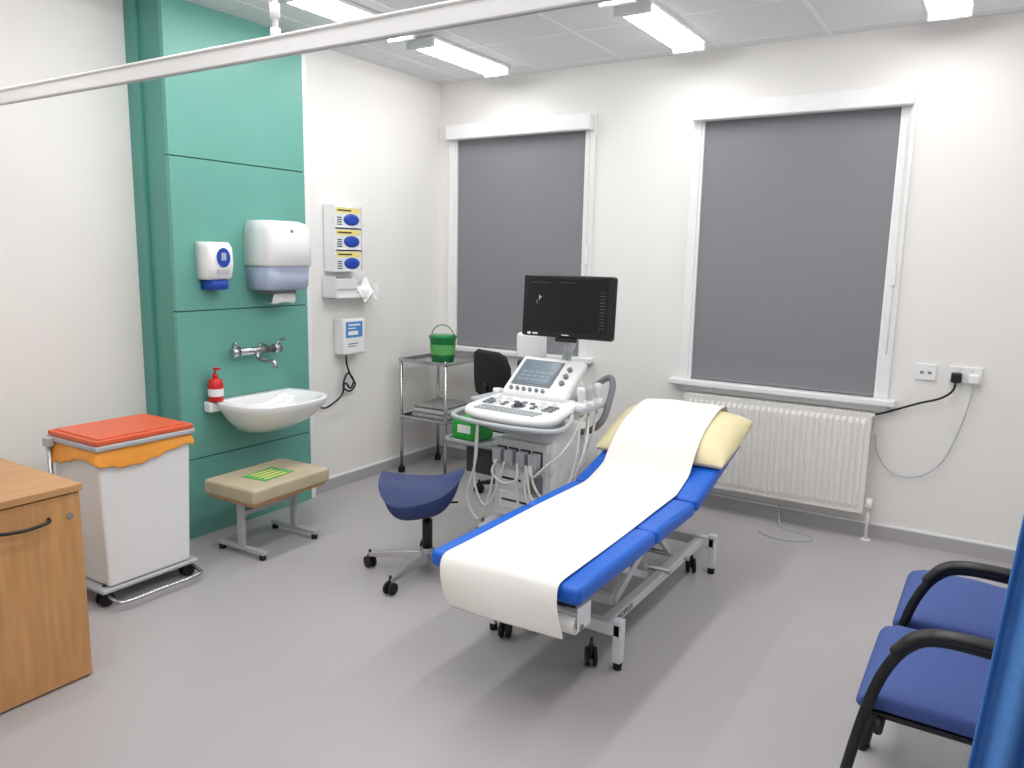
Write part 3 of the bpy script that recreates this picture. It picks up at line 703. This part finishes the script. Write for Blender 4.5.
# ---------------------------------------------------------------- chairs
def chair(x,y,rz=0):
    g=G('waiting_chair',(x,y,0),rz)
    rings=[]
    for (u,zt,th) in ((0,.425,.02),(.012,.445,.05),(.05,.460,.062),(.20,.462,.065),(.36,.452,.065),(.44,.455,.06),(.46,.45,.04)):
        hw=.235-.012*(u>.3)-.012*(u<.01)
        c=zt-th/2
        rings.append([(u,hw*(1 if math.cos(t)>0 else -1)*abs(math.cos(t))**.3,c+th/2*(1 if math.sin(t)>0 else -1)*abs(math.sin(t))**.5) for t in [2*math.pi*(k+.5)/28 for k in range(28)]])
    loft(g,'seat_cushion',rings,'chairb')
    bx(g,'seat_pan',(.03,.44,-.215,.215,.378,.396),'black',.006)
    rings=[]
    for (z,xo,th,hw) in ((.50,.475,.02,.19),(.515,.47,.045,.21),(.60,.472,.055,.225),(.75,.49,.05,.225),(.85,.515,.045,.21),(.865,.52,.02,.18)):
        rings.append([(xo+th/2*(1 if math.cos(t)>0 else -1)*abs(math.cos(t))**.5,hw*(1 if math.sin(t)>0 else -1)*abs(math.sin(t))**.35,z) for t in [2*math.pi*(k+.5)/28 for k in range(28)]])
    loft(g,'back_cushion',rings,'chairb')
    LL=[[(-.04,-.262,0),(-.01,-.262,.20),(.025,-.262,.40),(.06,-.262,.53),(.11,-.262,.615),(.18,-.262,.648),(.34,-.262,.645),(.47,-.262,.635),(.505,-.262,.60),(.51,-.262,.5),(.50,-.25,.42),(.53,-.25,.2),(.57,-.25,0)],
        [(-.02,.245,0),(.02,.245,.20),(.05,.24,.36),(.09,.225,.385),(.25,.22,.385),(.42,.225,.385),(.50,.245,.36),(.53,.25,.2),(.57,.25,0)]]
    tubes(g,'leg_frame',LL,.0145,'black')
    tubes(g,'back_uprights',[[(.50,s*.19,.36),(.515,s*.19,.5),(.525,s*.19,.65),(.54,s*.18,.78)] for s in(-1,1)],.012,'black')
    tube(g,'arm_pad',[(.08,-.262,.59),(.12,-.262,.640),(.18,-.262,.662),(.30,-.262,.664),(.42,-.262,.655),(.47,-.262,.645)],.024,'black',flat=.62)
    cyls(g,'cross_bars',[((.06,-.26,.37),(.06,.24,.37),.012),((.48,-.255,.37),(.48,.245,.37),.012)],'black')
chair(3.395,-2.385); chair(3.42,-1.85)
# ---------------------------------------------------------------- world, camera
w=bpy.data.worlds.new('world'); SC.world=w; w.use_nodes=True
w.node_tree.nodes['Background'].inputs[0].default_value=(.01,.012,.02,1)
cd=bpy.data.cameras.new('camera'); cam=bpy.data.objects.new('camera',cd); COL.objects.link(cam)
yaw,pit,rol=.5634,.1646,.0198
f=Vector((-math.sin(yaw)*math.cos(pit),math.cos(yaw)*math.cos(pit),-math.sin(pit)))
r=Vector((math.cos(yaw),math.sin(yaw),0)); u=r.cross(f)
r2=r*math.cos(rol)+u*math.sin(rol); u2=-r*math.sin(rol)+u*math.cos(rol)
mw=Matrix(((r2.x,u2.x,-f.x,3.6163),(r2.y,u2.y,-f.y,-4.6679),(r2.z,u2.z,-f.z,1.5409),(0,0,0,1)))
cam.matrix_world=mw; cd.sensor_width=36; cd.lens=774.1275/1024*36; cd.clip_start=.05
SC.camera=cam
SC.view_settings.view_transform='Standard'
